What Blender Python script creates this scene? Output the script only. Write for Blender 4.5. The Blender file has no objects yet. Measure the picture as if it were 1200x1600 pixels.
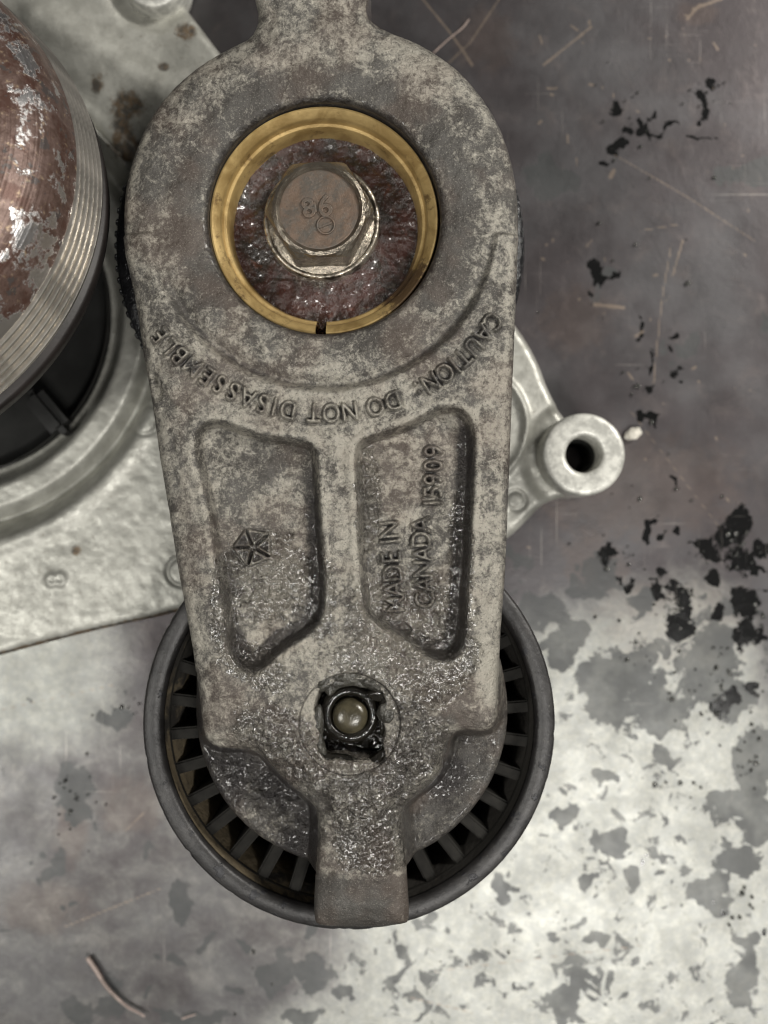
import bpy, bmesh, math, random
import numpy as np
from mathutils import Vector, Matrix
random.seed(7); rng = np.random.default_rng(11)
R = math.radians
C = bpy.context.scene.collection
scn = bpy.context.scene

# ------------------------------------------------------------------ camera, world, light, exposure
# one unit is about one centimetre; the arm's top face lies ARM above the steel table
ARM = 4.6
CAM = ARM + 18.0
cam_d = bpy.data.cameras.new('camera'); cam = bpy.data.objects.new('camera', cam_d); C.objects.link(cam)
cam.location = (0, 0, CAM); cam.rotation_euler = (0, 0, 0)
cam_d.sensor_fit = 'HORIZONTAL'; cam_d.sensor_width = 36; cam_d.lens = 54
cam_d.clip_start = 0.1; cam_d.clip_end = 500
cam_d.dof.use_dof = True; cam_d.dof.focus_distance = 17.9; cam_d.dof.aperture_fstop = 0.19
scn.camera = cam
w = bpy.data.worlds.new('World'); scn.world = w; w.use_nodes = True
bg = w.node_tree.nodes['Background']; bg.inputs[0].default_value = (1.0, 0.99, 0.965, 1); bg.inputs[1].default_value = 0.095
def area(name, loc, target, sx, sy, power, col):
    d = bpy.data.lights.new(name, 'AREA'); d.shape = 'RECTANGLE'; d.size = sx; d.size_y = sy
    d.energy = power; d.color = col
    o = bpy.data.objects.new(name, d); C.objects.link(o); o.location = loc
    o.rotation_euler = (Vector(target) - Vector(loc)).to_track_quat('-Z', 'Y').to_euler()
    return o
area('ceiling_lamp_key', (52, 34, 52), (0, 0, 2), 20, 12, 50000, (1.0, 0.97, 0.91))
area('ceiling_lamp_low', (13, -25, 60), (0, 0, 0), 17, 7, 20500, (1.0, 0.975, 0.93))
area('ceiling_lamp_side', (-31, -15, 58), (0, 0, 0), 5, 13, 13500, (1.0, 0.985, 0.93))
scn.view_settings.view_transform = 'Standard'; scn.view_settings.look = 'None'
scn.cycles.filter_width = 1.15
scn.view_settings.exposure = 0.16; scn.view_settings.gamma = 1.0

# ------------------------------------------------------------------ placing and mesh helpers
def S(z): return (CAM - z) / 18.0 / 100.0
def P(u, v, z): s = S(z); return Vector(((u - 600) * s, (800 - v) * s, z))

def tag(o, label=None, cat=None, group=None, kind=None):
    if label: o['label'] = label
    if cat: o['category'] = cat
    if group: o['group'] = group
    if kind: o['kind'] = kind
    return o
def thing(name, loc, label, cat, group=None):
    o = bpy.data.objects.new(name, None); C.objects.link(o); o.location = loc
    o.empty_display_size = 0.5
    return tag(o, label, cat, group)
def world_loc(p):
    return p.location.copy() if p.type == 'EMPTY' else Vector((0, 0, 0))   # part meshes keep world coordinates
def link(name, me, mat, parent=None, smooth=True):
    o = bpy.data.objects.new(name, me); C.objects.link(o)
    if mat is not None:
        me.materials.clear(); me.materials.append(mat)
    if parent is not None:
        o.parent = parent; o.matrix_parent_inverse = Matrix.Translation(-world_loc(parent))
    if smooth:
        me.polygons.foreach_set('use_smooth', np.ones(len(me.polygons), bool))
    return o
def np_mesh(name, V, F, attrs=None):
    me = bpy.data.meshes.new(name)
    V = np.asarray(V, np.float32); F = np.asarray(F, np.int32)
    me.vertices.add(len(V)); me.vertices.foreach_set('co', V.ravel())
    k = F.shape[1]
    me.loops.add(F.size); me.loops.foreach_set('vertex_index', F.ravel())
    me.polygons.add(len(F)); me.polygons.foreach_set('loop_start', np.arange(0, F.size, k, dtype=np.int32))
    if attrs:
        for n, a in attrs.items():
            at = me.attributes.new(n, 'FLOAT', 'POINT'); at.data.foreach_set('value', np.asarray(a, np.float32))
    me.update(calc_edges=True)
    return me
def sstep(a, b, x):
    t = np.clip((x - a) / (b - a), 0, 1); return t * t * (3 - 2 * t)
def vnoise(U, V, scale, seed=0, oct=3):
    out = np.zeros_like(U); amp = 1.0; tot = 0
    for k in range(oct):
        g = np.random.default_rng(seed + k).random((256, 256))
        x = U / scale * 2 ** k + 37.3 * k; y = V / scale * 2 ** k + 11.7 * k
        xi = np.floor(x).astype(int); yi = np.floor(y).astype(int)
        fx = x - xi; fy = y - yi; fx = fx * fx * (3 - 2 * fx); fy = fy * fy * (3 - 2 * fy)
        a = g[xi % 256, yi % 256]; b = g[(xi + 1) % 256, yi % 256]; c = g[xi % 256, (yi + 1) % 256]; d = g[(xi + 1) % 256, (yi + 1) % 256]
        out += amp * ((a * (1 - fx) + b * fx) * (1 - fy) + (c * (1 - fx) + d * fx) * fy); tot += amp; amp *= 0.5
    return out / tot - 0.5
def smooth_poly(pts, n=4):
    p = np.array(pts, float); N = len(p); out = []
    for i in range(N):
        a, b, c, d = p[i - 1], p[i], p[(i + 1) % N], p[(i + 2) % N]
        for k in range(n):
            t = k / n
            out.append(0.5 * ((2 * b) + (-a + c) * t + (2 * a - 5 * b + 4 * c - d) * t * t + (-a + 3 * b - 3 * c + d) * t ** 3))
    return np.array(out)
def seg_dist(a, b, U, V):
    ab = b - a; L = (ab ** 2).sum() + 1e-9
    t = np.clip(((U - a[0]) * ab[0] + (V - a[1]) * ab[1]) / L, 0, 1)
    return np.hypot(U - a[0] - t * ab[0], V - a[1] - t * ab[1])
def sdf(poly, U, V, far=60):
    """signed distance, positive inside; exact only within far of the outline's box"""
    poly = np.asarray(poly, float); shp = U.shape; U = U.ravel(); V = V.ravel()
    out = np.full(U.shape, -far, float)
    lo = poly.min(0) - far; hi = poly.max(0) + far
    m = np.nonzero((U > lo[0]) & (U < hi[0]) & (V > lo[1]) & (V < hi[1]))[0]
    u = U[m]; v = V[m]; d = np.full(u.shape, 1e9); ins = np.zeros(u.shape, bool)
    N = len(poly)
    for i in range(N):
        a = poly[i]; b = poly[(i + 1) % N]
        abx, aby = b - a; L = abx * abx + aby * aby + 1e-9
        du = u - a[0]; dv = v - a[1]
        t = np.clip((du * abx + dv * aby) / L, 0, 1)
        d = np.minimum(d, (du - t * abx) ** 2 + (dv - t * aby) ** 2)
        if a[1] != b[1]:
            ins ^= ((a[1] > v) != (b[1] > v)) & (u < (b[0] - a[0]) * (v - a[1]) / (b[1] - a[1]) + a[0])
    d = np.sqrt(d); out[m] = np.where(ins, d, -d)
    return out.reshape(shp)
def circ(c, r, U, V): return r - np.hypot(U - c[0], V - c[1])
def roundoff(d, r):
    """drop below the rim plane of a rounded edge, d = distance inside the edge, in px"""
    t = np.clip(1 - d / r, 0, 0.97); return -(1 - np.sqrt(1 - t * t)) * r * 0.01

def heightfield(u0, u1, v0, v1, h, zplane, dfn, zfn, zbottom):
    """a closed-off relief sheet over the domain dfn > 0; returns verts, faces, uv coordinates, original count"""
    s = S(zplane)
    us = np.arange(u0, u1 + h, h); vs = np.arange(v0, v1 + h, h)
    U, V = np.meshgrid(us, vs)
    D = dfn(U, V)
    ok = D > -0.5 * h
    q = ok[:-1, :-1] & ok[1:, :-1] & ok[:-1, 1:] & ok[1:, 1:]
    idx = np.arange(U.size).reshape(U.shape)
    F = np.stack([idx[:-1, :-1][q], idx[1:, :-1][q], idx[1:, 1:][q], idx[:-1, 1:][q]], 1)
    gy, gx = np.gradient(D, h)
    E = np.concatenate([F[:, [0, 1]], F[:, [1, 2]], F[:, [2, 3]], F[:, [3, 0]]])
    key = np.sort(E, 1); kk = key[:, 0].astype(np.int64) * U.size + key[:, 1]
    un, inv, cnt = np.unique(kk, return_inverse=True, return_counts=True)
    B = E[cnt[inv] == 1]
    bv = np.unique(B)
    Uf = U.ravel().copy(); Vf = V.ravel().copy(); Df = D.ravel()
    g2 = np.maximum(gx.ravel()[bv] ** 2 + gy.ravel()[bv] ** 2, 0.3)
    mv = np.clip(Df[bv], -1.2 * h, 1.2 * h)
    mv = np.where(np.abs(Df[bv]) < 1.6 * h, mv, 0)
    Uf[bv] -= mv * gx.ravel()[bv] / g2; Vf[bv] -= mv * gy.ravel()[bv] / g2
    used = np.unique(F); rem = -np.ones(U.size, int); rem[used] = np.arange(len(used))
    F = rem[F]; B = rem[B]; Uu = Uf[used]; Vu = Vf[used]
    Z = zfn(Uu, Vu)
    X = np.stack([(Uu - 600) * s, (800 - Vu) * s, zplane + Z], 1)
    n = len(X)
    bvs = np.unique(B); m2 = -np.ones(n, int); m2[bvs] = n + np.arange(len(bvs))
    low = X[bvs].copy(); low[:, 2] = zbottom
    X2 = np.concatenate([X, low])
    SF = np.stack([B[:, 1], B[:, 0], m2[B[:, 0]], m2[B[:, 1]]], 1)
    U2 = np.concatenate([Uu, Uu[bvs]]); V2 = np.concatenate([Vu, Vu[bvs]])
    return X2, np.concatenate([F, SF]), U2, V2, n
def split_mesh(X, F, masks, attrs):
    """several meshes out of one relief, sharing its normals so that no seam shows"""
    full = np_mesh('relief', X, F)
    nn = np.zeros(len(X) * 3, np.float32); full.vertex_normals.foreach_get('vector', nn); nn = nn.reshape(-1, 3)
    bpy.data.meshes.remove(full)
    out = []; left = np.ones(len(F), bool)
    for m in masks + [None]:
        sel = left if m is None else (m & left)
        left = left & ~sel if m is not None else left
        f = F[sel]; used = np.unique(f); rem = -np.ones(len(X), int); rem[used] = np.arange(len(used))
        me = np_mesh('part', X[used], rem[f], {k: a[used] for k, a in attrs.items()})
        me.polygons.foreach_set('use_smooth', np.ones(len(me.polygons), bool))
        me.normals_split_custom_set_from_vertices(nn[used])
        out.append(me)
    return out

def lathe_mesh(name, prof, segs=96, a0=0.0, a1=2 * math.pi, center=(0, 0, 0), wob=0.0):
    full = abs(a1 - a0 - 2 * math.pi) < 1e-6
    n = segs if full else segs + 1
    A = a0 + (a1 - a0) * np.arange(n) / segs
    pr = np.array(prof, float); k = len(pr)
    r = pr[:, 0][None, :] * np.ones((n, 1)); z = pr[:, 1][None, :] * np.ones((n, 1))
    X = np.stack([center[0] + r * np.cos(A)[:, None], center[1] + r * np.sin(A)[:, None], center[2] + z], 2).reshape(-1, 3)
    F = []
    for i in range(segs):
        j = (i + 1) % n
        for t in range(k - 1):
            F.append((i * k + t, j * k + t, j * k + t + 1, i * k + t + 1))
    me = np_mesh(name, X, F)
    if not full:
        bm = bmesh.new(); bm.from_mesh(me); bm.verts.ensure_lookup_table()
        try:
            bm.faces.new([bm.verts[t] for t in range(k)]); bm.faces.new([bm.verts[(n - 1) * k + t] for t in reversed(range(k))])
        except Exception: pass
        bmesh.ops.recalc_face_normals(bm, faces=bm.faces)
        bm.to_mesh(me); bm.free()
    return me
def sharp(o, ang=35):
    me = o.data; bm = bmesh.new(); bm.from_mesh(me)
    for e in bm.edges:
        e.smooth = not (len(e.link_faces) == 2 and e.calc_face_angle(0) > R(ang))
    bm.to_mesh(me); bm.free(); return o
def bm_obj(name, bm, mat, parent=None, smooth=True, ang=35):
    me = bpy.data.meshes.new(name); bm.to_mesh(me); bm.free()
    o = link(name, me, mat, parent, smooth)
    if smooth: sharp(o, ang)
    return o

# ------------------------------------------------------------------ lettering: glyph outlines drawn into a height map
CW, CH, SS = 1200, 1600, 2
canvas = np.zeros((CH * SS, CW * SS), np.float32)
def glyph(ch, bold=0.012):
    cu = bpy.data.curves.new('glyph', 'FONT'); cu.body = ch; cu.offset = bold; cu.resolution_u = 6
    ob = bpy.data.objects.new('glyph', cu); C.objects.link(ob)
    dg = bpy.context.evaluated_depsgraph_get(); me = ob.evaluated_get(dg).to_mesh()
    me.calc_loop_triangles()
    v = np.array([q.co[:2] for q in me.vertices]); t = np.array([q.vertices[:] for q in me.loop_triangles])
    ob.evaluated_get(dg).to_mesh_clear(); bpy.data.objects.remove(ob); bpy.data.curves.remove(cu)
    return v, t
_g = {}
def get_glyph(ch, bold):
    if (ch, bold) not in _g: _g[(ch, bold)] = glyph(ch, bold)
    return _g[(ch, bold)]
def raster(pts, tris, val=1.0):
    for t in tris:
        a, b, c = pts[list(t)] * SS
        x0, y0 = np.floor(np.minimum(np.minimum(a, b), c)).astype(int); x1, y1 = np.ceil(np.maximum(np.maximum(a, b), c)).astype(int)
        x0 = max(x0, 0); y0 = max(y0, 0)
        if x1 <= x0 or y1 <= y0: continue
        gx, gy = np.meshgrid(np.arange(x0, x1) + .5, np.arange(y0, y1) + .5)
        den = (b[0] - a[0]) * (c[1] - a[1]) - (c[0] - a[0]) * (b[1] - a[1])
        if abs(den) < 1e-9: continue
        w1 = ((gx - a[0]) * (c[1] - a[1]) - (c[0] - a[0]) * (gy - a[1])) / den
        w2 = ((b[0] - a[0]) * (gy - a[1]) - (gx - a[0]) * (b[1] - a[1])) / den
        m = (w1 >= -1e-6) & (w2 >= -1e-6) & (w1 + w2 <= 1 + 1e-6)
        sub = canvas[y0:y1, x0:x1]; mm = m[:sub.shape[0], :sub.shape[1]]; sub[mm] = val
def put(ch, cx, cy, cap, ang, wf=1.0, bold=0.022):
    """ch centred at the photo point, ang = reading direction, degrees, anticlockwise on screen"""
    v, t = get_glyph(ch, bold)
    if ch == ':': mid = np.array([(v[:, 0].min() + v[:, 0].max()) / 2, 0.30])
    else: mid = (v.min(0) + v.max(0)) / 2
    hgt = 0.70
    p = (v - mid) / hgt * cap; p[:, 0] *= wf
    ca, sa = math.cos(R(ang)), math.sin(R(ang))
    x = cx + p[:, 0] * ca - p[:, 1] * sa; y = cy - (p[:, 0] * sa + p[:, 1] * ca)
    raster(np.stack([x, y], 1), t)
def blur(a, sig):
    k = int(max(3, sig * 3)); x = np.arange(-k, k + 1); g = np.exp(-x * x / (2 * sig * sig)); g /= g.sum()
    out = np.zeros_like(a); ap = np.pad(a, ((k, k), (0, 0)))
    for i, w_ in enumerate(g): out += w_ * ap[i:i + a.shape[0]]
    ap = np.pad(out, ((0, 0), (k, k))); out2 = np.zeros_like(a)
    for i, w_ in enumerate(g): out2 += w_ * ap[:, i:i + a.shape[1]]
    return out2
def sample(img, U, V):
    x = np.clip(U * SS - .5, 0, img.shape[1] - 2); y = np.clip(V * SS - .5, 0, img.shape[0] - 2)
    xi = x.astype(int); yi = y.astype(int); fx = x - xi; fy = y - yi
    return (img[yi, xi] * (1 - fx) + img[yi, xi + 1] * fx) * (1 - fy) + (img[yi + 1, xi] * (1 - fx) + img[yi + 1, xi + 1] * fx) * fy

HC = (507, 335)
for ch, a in [('C', 32.8), ('A', 37.3), ('U', 42), ('T', 46.3), ('I', 49.6), ('O', 53.2), ('N', 58), (':', 62.2), ('D', 70), ('O', 75.3),
              ('N', 82.6), ('O', 88), ('T', 93), ('D', 100.4), ('I', 104.3), ('S', 107.8), ('A', 112.4), ('S', 117), ('S', 121.3), ('E', 125.6),
              ('M', 130.4), ('B', 135.3), ('L', 139.1), ('E', 143.2)]:
    rr = 312 + (0 if a < 125 else (a - 125) * 0.4)
    put(ch, HC[0] + rr * math.cos(R(a)), HC[1] + rr * math.sin(R(a)), 29, 180 + 90 - a, 0.86)
caution = canvas.copy(); canvas[:] = 0
tl = 94.5
for ch, x, y in [('M', 617, 946), ('A', 615, 921), ('D', 613, 896), ('E', 611, 871), ('I', 609, 846), ('N', 608, 828)]: put(ch, x, y, 32, tl, 0.86 if ch != 'M' else .78, 0.022 if ch != 'M' else 0.004)
for ch, x, y in [('C', 664, 939), ('A', 662, 914), ('N', 661, 890), ('A', 660, 866), ('D', 658, 843), ('A', 657, 820)]: put(ch, x, y, 31, 91, 0.84)
for ch, x, y in [('1', 676, 786), ('5', 677, 769), ('9', 677, 749), ('0', 677, 727), ('9', 678, 704)]: put(ch, x, y, 30, 91, 0.9)
made = canvas.copy(); canvas[:] = 0
# five-pointed star left open inside a raised pentagon
pent = np.array([(382, 826), (420, 834), (423, 872), (385, 887), (361, 856)], float); pc = np.array((393.5, 856.0))
tips = pent + (pent - pc) * 0.06
for i in range(5):
    a = pent[i]; b = pent[(i + 1) % 5]; m = (a + b) / 2 - pc; m /= np.hypot(*m)
    inner = pc + m * 4.0
    sh = (a * .95 + b * .05) ; sh2 = (b * .95 + a * .05)
    raster(np.array([sh, sh2, inner]), [(0, 1, 2)])
star = canvas.copy(); canvas[:] = 0
put('8', 88, 906, 30, 96, 1.1, 0.02)
eight = canvas.copy(); canvas[:] = 0
texts = caution + made + star
T1 = blur(texts, 2.0); T3 = blur(texts, 5.5)
TC = blur(caution, 2.0); TM = blur(made, 2.0); TS = blur(star, 1.6); T8 = blur(eight, 4.5)

# ------------------------------------------------------------------ procedural materials
class Mat:
    def __init__(s, name):
        s.m = bpy.data.materials.new(name); s.m.use_nodes = True; s.t = s.m.node_tree
        s.b = s.t.nodes['Principled BSDF']; s.tc = s.t.nodes.new('ShaderNodeTexCoord')
    def n(s, ty, **k):
        nd = s.t.nodes.new(ty)
        for a, v in k.items(): setattr(nd, a, v)
        return nd
    def l(s, a, b):
        s.t.links.new(a, b)
    def setin(s, sock, v):
        if hasattr(v, 'is_linked') or hasattr(v, 'links'): s.l(v, sock)
        elif isinstance(v, tuple) and len(v) == 3 and sock.type == 'RGBA': sock.default_value = (*v, 1)
        else: sock.default_value = v
    def noise(s, scale, detail=4, rough=0.6, dist=0.0, vec=None, w=None):
        nd = s.n('ShaderNodeTexNoise'); nd.inputs['Scale'].default_value = scale; nd.inputs['Detail'].default_value = detail
        nd.inputs['Roughness'].default_value = rough; nd.inputs['Distortion'].default_value = dist
        s.l(vec if vec is not None else s.tc.outputs['Object'], nd.inputs['Vector']); return nd.outputs['Fac']
    def voro(s, scale, feature='F1', vec=None):
        nd = s.n('ShaderNodeTexVoronoi', feature=feature); nd.inputs['Scale'].default_value = scale
        s.l(vec if vec is not None else s.tc.outputs['Object'], nd.inputs['Vector']); return nd.outputs['Distance']
    def mapv(s, scale=(1, 1, 1), rot=(0, 0, 0), loc=(0, 0, 0)):
        nd = s.n('ShaderNodeMapping'); nd.inputs['Scale'].default_value = scale; nd.inputs['Rotation'].default_value = rot
        nd.inputs['Location'].default_value = loc
        s.l(s.tc.outputs['Object'], nd.inputs['Vector']); return nd.outputs[0]
    def attr(s, name):
        nd = s.n('ShaderNodeAttribute', attribute_name=name); return nd.outputs['Fac']
    def ramp(s, v, a, b, lo=0.0, hi=1.0, smooth=True):
        nd = s.n('ShaderNodeMapRange', interpolation_type='SMOOTHSTEP' if smooth else 'LINEAR')
        for i, x in zip(('Value', 'From Min', 'From Max', 'To Min', 'To Max'), (v, a, b, lo, hi)): s.setin(nd.inputs[i], x)
        return nd.outputs[0]
    def math(s, op, a, b=0.0):
        nd = s.n('ShaderNodeMath', operation=op); s.setin(nd.inputs[0], a); s.setin(nd.inputs[1], b); return nd.outputs[0]
    def mix(s, f, a, b):
        nd = s.n('ShaderNodeMix', data_type='RGBA'); s.setin(nd.inputs[0], f); s.setin(nd.inputs[6], a); s.setin(nd.inputs[7], b); return nd.outputs[2]
    def bump(s, h, strength, dist, prev=None):
        nd = s.n('ShaderNodeBump'); s.setin(nd.inputs['Height'], h); s.setin(nd.inputs['Strength'], strength); nd.inputs['Distance'].default_value = dist
        if prev is not None: s.l(prev, nd.inputs['Normal'])
        return nd.outputs[0]
    def out(s, **k):
        names = dict(color='Base Color', metal='Metallic', rough='Roughness', normal='Normal', coat='Coat Weight', coatr='Coat Roughness', spec='Specular IOR Level', trans='Transmission Weight', ior='IOR')
        for a, v in k.items(): s.setin(s.b.inputs[names[a]], v)
        return s.m

def mat_cast():
    m = Mat('cast_aluminium_dirty')
    big = m.noise(0.9, 3, 0.55); mid = m.noise(4.2, 9, 0.74, 0.5); fine = m.noise(15, 5, 0.75, 0.5); grain = m.noise(42, 3, 0.7)
    pale_at = m.attr('pale'); wet = m.attr('wet'); grime = m.attr('grime')
    f = m.math('ADD', m.math('MULTIPLY', mid, 0.6), m.math('MULTIPLY', fine, 0.4))
    f = m.math('ADD', f, m.math('MULTIPLY', m.math('SUBTRACT', big, 0.5), 0.20))
    f = m.math('ADD', f, m.math('MULTIPLY', pale_at, 0.14))
    patch = m.ramp(f, 0.47, 0.635)
    base = m.mix(m.ramp(m.noise(1.6, 4, 0.6), 0.35, 0.65), (0.046, 0.041, 0.036), (0.080, 0.075, 0.068))
    col = m.mix(patch, base, (0.33, 0.31, 0.265))
    col = m.mix(m.ramp(grain, 0.54, 0.76, 0, 0.45), col, (0.50, 0.47, 0.40))
    col = m.mix(m.ramp(m.noise(24, 4, 0.8, vec=m.mapv(loc=(5, 3, 1))), 0.43, 0.33, 0, 0.8), col, (0.028, 0.024, 0.02))
    col = m.mix(m.ramp(m.noise(0.8, 3, 0.6, vec=m.mapv(loc=(9, 1, 4))), 0.45, 0.62, 0, 0.35), col, m.mix(0.5, col, (0.16, 0.10, 0.07)))
    wn = m.ramp(m.math('ADD', wet, m.math('MULTIPLY', m.math('SUBTRACT', m.noise(5, 5, 0.7), 0.5), 1.0)), 0.30, 0.55)
    gn = m.ramp(m.math('ADD', grime, m.math('MULTIPLY', m.math('SUBTRACT', m.noise(6, 6, 0.75), 0.5), 0.9)), 0.25, 0.75)
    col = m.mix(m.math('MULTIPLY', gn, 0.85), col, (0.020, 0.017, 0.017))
    col = m.mix(m.math('MULTIPLY', wn, 0.35), col, (0.05, 0.042, 0.032))
    w2 = m.math('MAXIMUM', wn, m.math('MULTIPLY', gn, 0.5))
    metal = m.ramp(patch, 0, 1, 0.30, 0.55, False)
    b1 = m.bump(m.noise(26, 4, 0.75), 0.7, 0.03)
    b2 = m.bump(m.noise(15, 3, 0.65, 0.8), m.ramp(w2, 0, 1, 0.25, 1.0, False), 0.09, b1)
    b3 = m.bump(m.noise(4, 3, 0.6), 0.3, 0.06, b2)
    m.l(m.bump(m.noise(17, 2, 0.5), m.ramp(w2, 0, 1, 0, 0.45, False), 0.04), m.b.inputs['Coat Normal'])
    return m.out(color=col, metal=metal, rough=m.ramp(w2, 0, 1, 0.50, 0.24, False), normal=b3, coat=m.math('MULTIPLY', w2, 0.8), coatr=0.07)
def mat_casting():
    m = Mat('pale_cast_alloy')
    n1 = m.noise(2.2, 6, 0.65); n2 = m.noise(9, 5, 0.7); st = m.attr('stain_shade')
    col = m.mix(m.ramp(n1, 0.35, 0.65), (0.33, 0.325, 0.29), (0.46, 0.455, 0.41))
    col = m.mix(m.ramp(n2, 0.56, 0.75, 0, 0.6), col, (0.16, 0.14, 0.11))
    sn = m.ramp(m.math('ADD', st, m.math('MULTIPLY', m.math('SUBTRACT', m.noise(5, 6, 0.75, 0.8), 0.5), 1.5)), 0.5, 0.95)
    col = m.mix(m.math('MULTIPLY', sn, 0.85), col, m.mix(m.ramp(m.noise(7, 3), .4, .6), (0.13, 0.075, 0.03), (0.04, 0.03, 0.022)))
    b = m.bump(n2, 0.35, 0.02, m.bump(m.noise(3.0, 4, 0.6), 0.2, 0.05))
    return m.out(color=col, metal=0.35, rough=m.ramp(n2, 0.3, 0.7, 0.35, 0.5), normal=b)
def mat_table():
    m = Mat('worn_steel_tabletop')
    n1 = m.noise(0.35, 5, 0.6); n2 = m.noise(1.6, 7, 0.68, 0.4); n3 = m.noise(8, 5, 0.7)
    pale = m.attr('pale'); spot = m.attr('spot'); scr = m.attr('scratch'); rust = m.attr('rust'); black = m.attr('black')
    cool = m.mix(m.ramp(n1, 0.35, 0.65), (0.066, 0.058, 0.060), (0.095, 0.091, 0.094))
    col = m.mix(m.ramp(n2, 0.5, 0.75, 0, .5), cool, (0.14, 0.12, 0.115))
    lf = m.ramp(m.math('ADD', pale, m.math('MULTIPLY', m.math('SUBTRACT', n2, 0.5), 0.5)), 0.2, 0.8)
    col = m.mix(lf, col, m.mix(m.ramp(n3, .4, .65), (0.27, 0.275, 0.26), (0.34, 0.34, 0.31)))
    vein = m.math('ABSOLUTE', m.math('SUBTRACT', m.noise(2.6, 5, 0.6, 1.2), 0.5))
    col = m.mix(m.math('MULTIPLY', m.ramp(vein, 0.0, 0.03, 0.55, 0), lf), col, (0.25, 0.25, 0.22))
    ru = m.ramp(m.math('ADD', rust, m.math('MULTIPLY', m.math('SUBTRACT', m.noise(3, 6, 0.7), 0.5), 1.2)), 0.45, 0.9)
    col = m.mix(m.math('MULTIPLY', ru, 0.22), col, (0.14, 0.10, 0.08))
    # oil-wet flakes, traced as soft masks and broken up by fine noise
    e = m.math('MULTIPLY', m.math('SUBTRACT', m.noise(4.6, 6, 0.72, 0.5), 0.5), 1.25)
    sp = m.ramp(m.math('ADD', spot, e), 0.47, 0.54)
    small = m.ramp(m.math('ADD', m.math('ADD', m.noise(2.3, 7, 0.66, 0.7), m.math('MULTIPLY', m.math('SUBTRACT', m.noise(0.32, 2, 0.5, vec=m.mapv(loc=(3, 1, 0))), 0.5), 0.45)), m.math('MULTIPLY', m.attr('speckle'), 0.175)), 0.665, 0.685)
    sp = m.math('MAXIMUM', sp, small)
    e2 = m.math('MULTIPLY', m.math('SUBTRACT', m.noise(8, 4, 0.65, 0.4), 0.5), 1.5)
    bl = m.ramp(m.math('ADD', m.math('ADD', black, e), e2), 0.50, 0.56)
    col = m.mix(m.math('MULTIPLY', sp, m.ramp(m.noise(1.1, 3), 0.4, 0.6, 0.72, 0.92)), col, (0.062, 0.064, 0.064))
    col = m.mix(bl, col, (0.006, 0.006, 0.006))
    sc = m.ramp(m.math('ADD', scr, m.math('MULTIPLY', m.math('SUBTRACT', m.noise(6, 4, 0.7), 0.5), 0.5)), 0.6, 0.9)
    col = m.mix(m.math('MULTIPLY', sc, 0.7), col, (0.24, 0.19, 0.15))
    s1 = m.ramp(m.noise(1.0, 3, 0.6, 0.2, vec=m.mapv((26, 0.35, 1), (0, 0, R(12)))), 0.66, 0.74, 0, 1)
    s2 = m.ramp(m.noise(1.0, 3, 0.6, 0.2, vec=m.mapv((0.3, 22, 1), (0, 0, R(28)))), 0.67, 0.75, 0, 1)
    sx = m.math('MULTIPLY', m.math('MAXIMUM', s1, s2), m.ramp(m.noise(.5, 2), .45, .6))
    col = m.mix(m.math('MULTIPLY', sx, 0.4), col, (0.5, 0.46, 0.42))
    pit = m.ramp(m.noise(26, 3, 0.8), 0.68, 0.78, 0, 0.5); col = m.mix(pit, col, (0.45, 0.43, 0.40))
    rough = m.ramp(m.noise(1.2, 4, 0.6), 0.3, 0.7, 0.36, 0.46)
    rough = m.math('ADD', rough, m.math('MULTIPLY', lf, 0.04))
    rough = m.ramp(bl, 0, 1, rough, 0.14, False)
    metal = m.ramp(m.math('MAXIMUM', m.math('MULTIPLY', lf, 0.5), m.math('MULTIPLY', bl, 0.9)), 0, 1, 0.75, 0.45, False)
    metal = m.math('MULTIPLY', metal, m.math('MULTIPLY', m.ramp(sp, 0, 1, 1.0, 0.75, False), m.ramp(bl, 0, 1, 1.0, 0.0, False)))
    h = m.math('SUBTRACT', m.math('MULTIPLY', n2, 0.6), m.math('MULTIPLY', sp, 0.12))
    b = m.bump(h, 0.10, 0.06, m.bump(n3, 0.22, 0.02, m.bump(m.noise(60, 2), 0.12, 0.01)))
    return m.out(color=col, metal=metal, rough=rough, normal=b)
def mat_brass():
    m = Mat('aged_brass'); n = m.noise(1.5, 5, 0.65, 0.5)
    col = m.mix(m.ramp(n, 0.35, 0.65), (0.30, 0.20, 0.075), (0.50, 0.36, 0.155))
    d = m.ramp(m.noise(2.5, 6, 0.75, vec=m.mapv(loc=(4, 4, 0))), 0.56, 0.70, 0, .8)
    col = m.mix(d, col, (0.09, 0.05, 0.02))
    dirt = m.attr('grime')
    dn = m.ramp(m.math('ADD', dirt, m.math('MULTIPLY', m.math('SUBTRACT', m.noise(6, 5, 0.75), 0.5), 1.2)), 0.45, 0.7)
    col = m.mix(m.math('MULTIPLY', dn, 0.85), col, (0.04, 0.018, 0.012))
    return m.out(color=col, metal=0.5, rough=m.ramp(n, .3, .7, 0.38, 0.5), normal=m.bump(m.noise(14, 4, 0.7), 0.3, 0.02))
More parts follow.
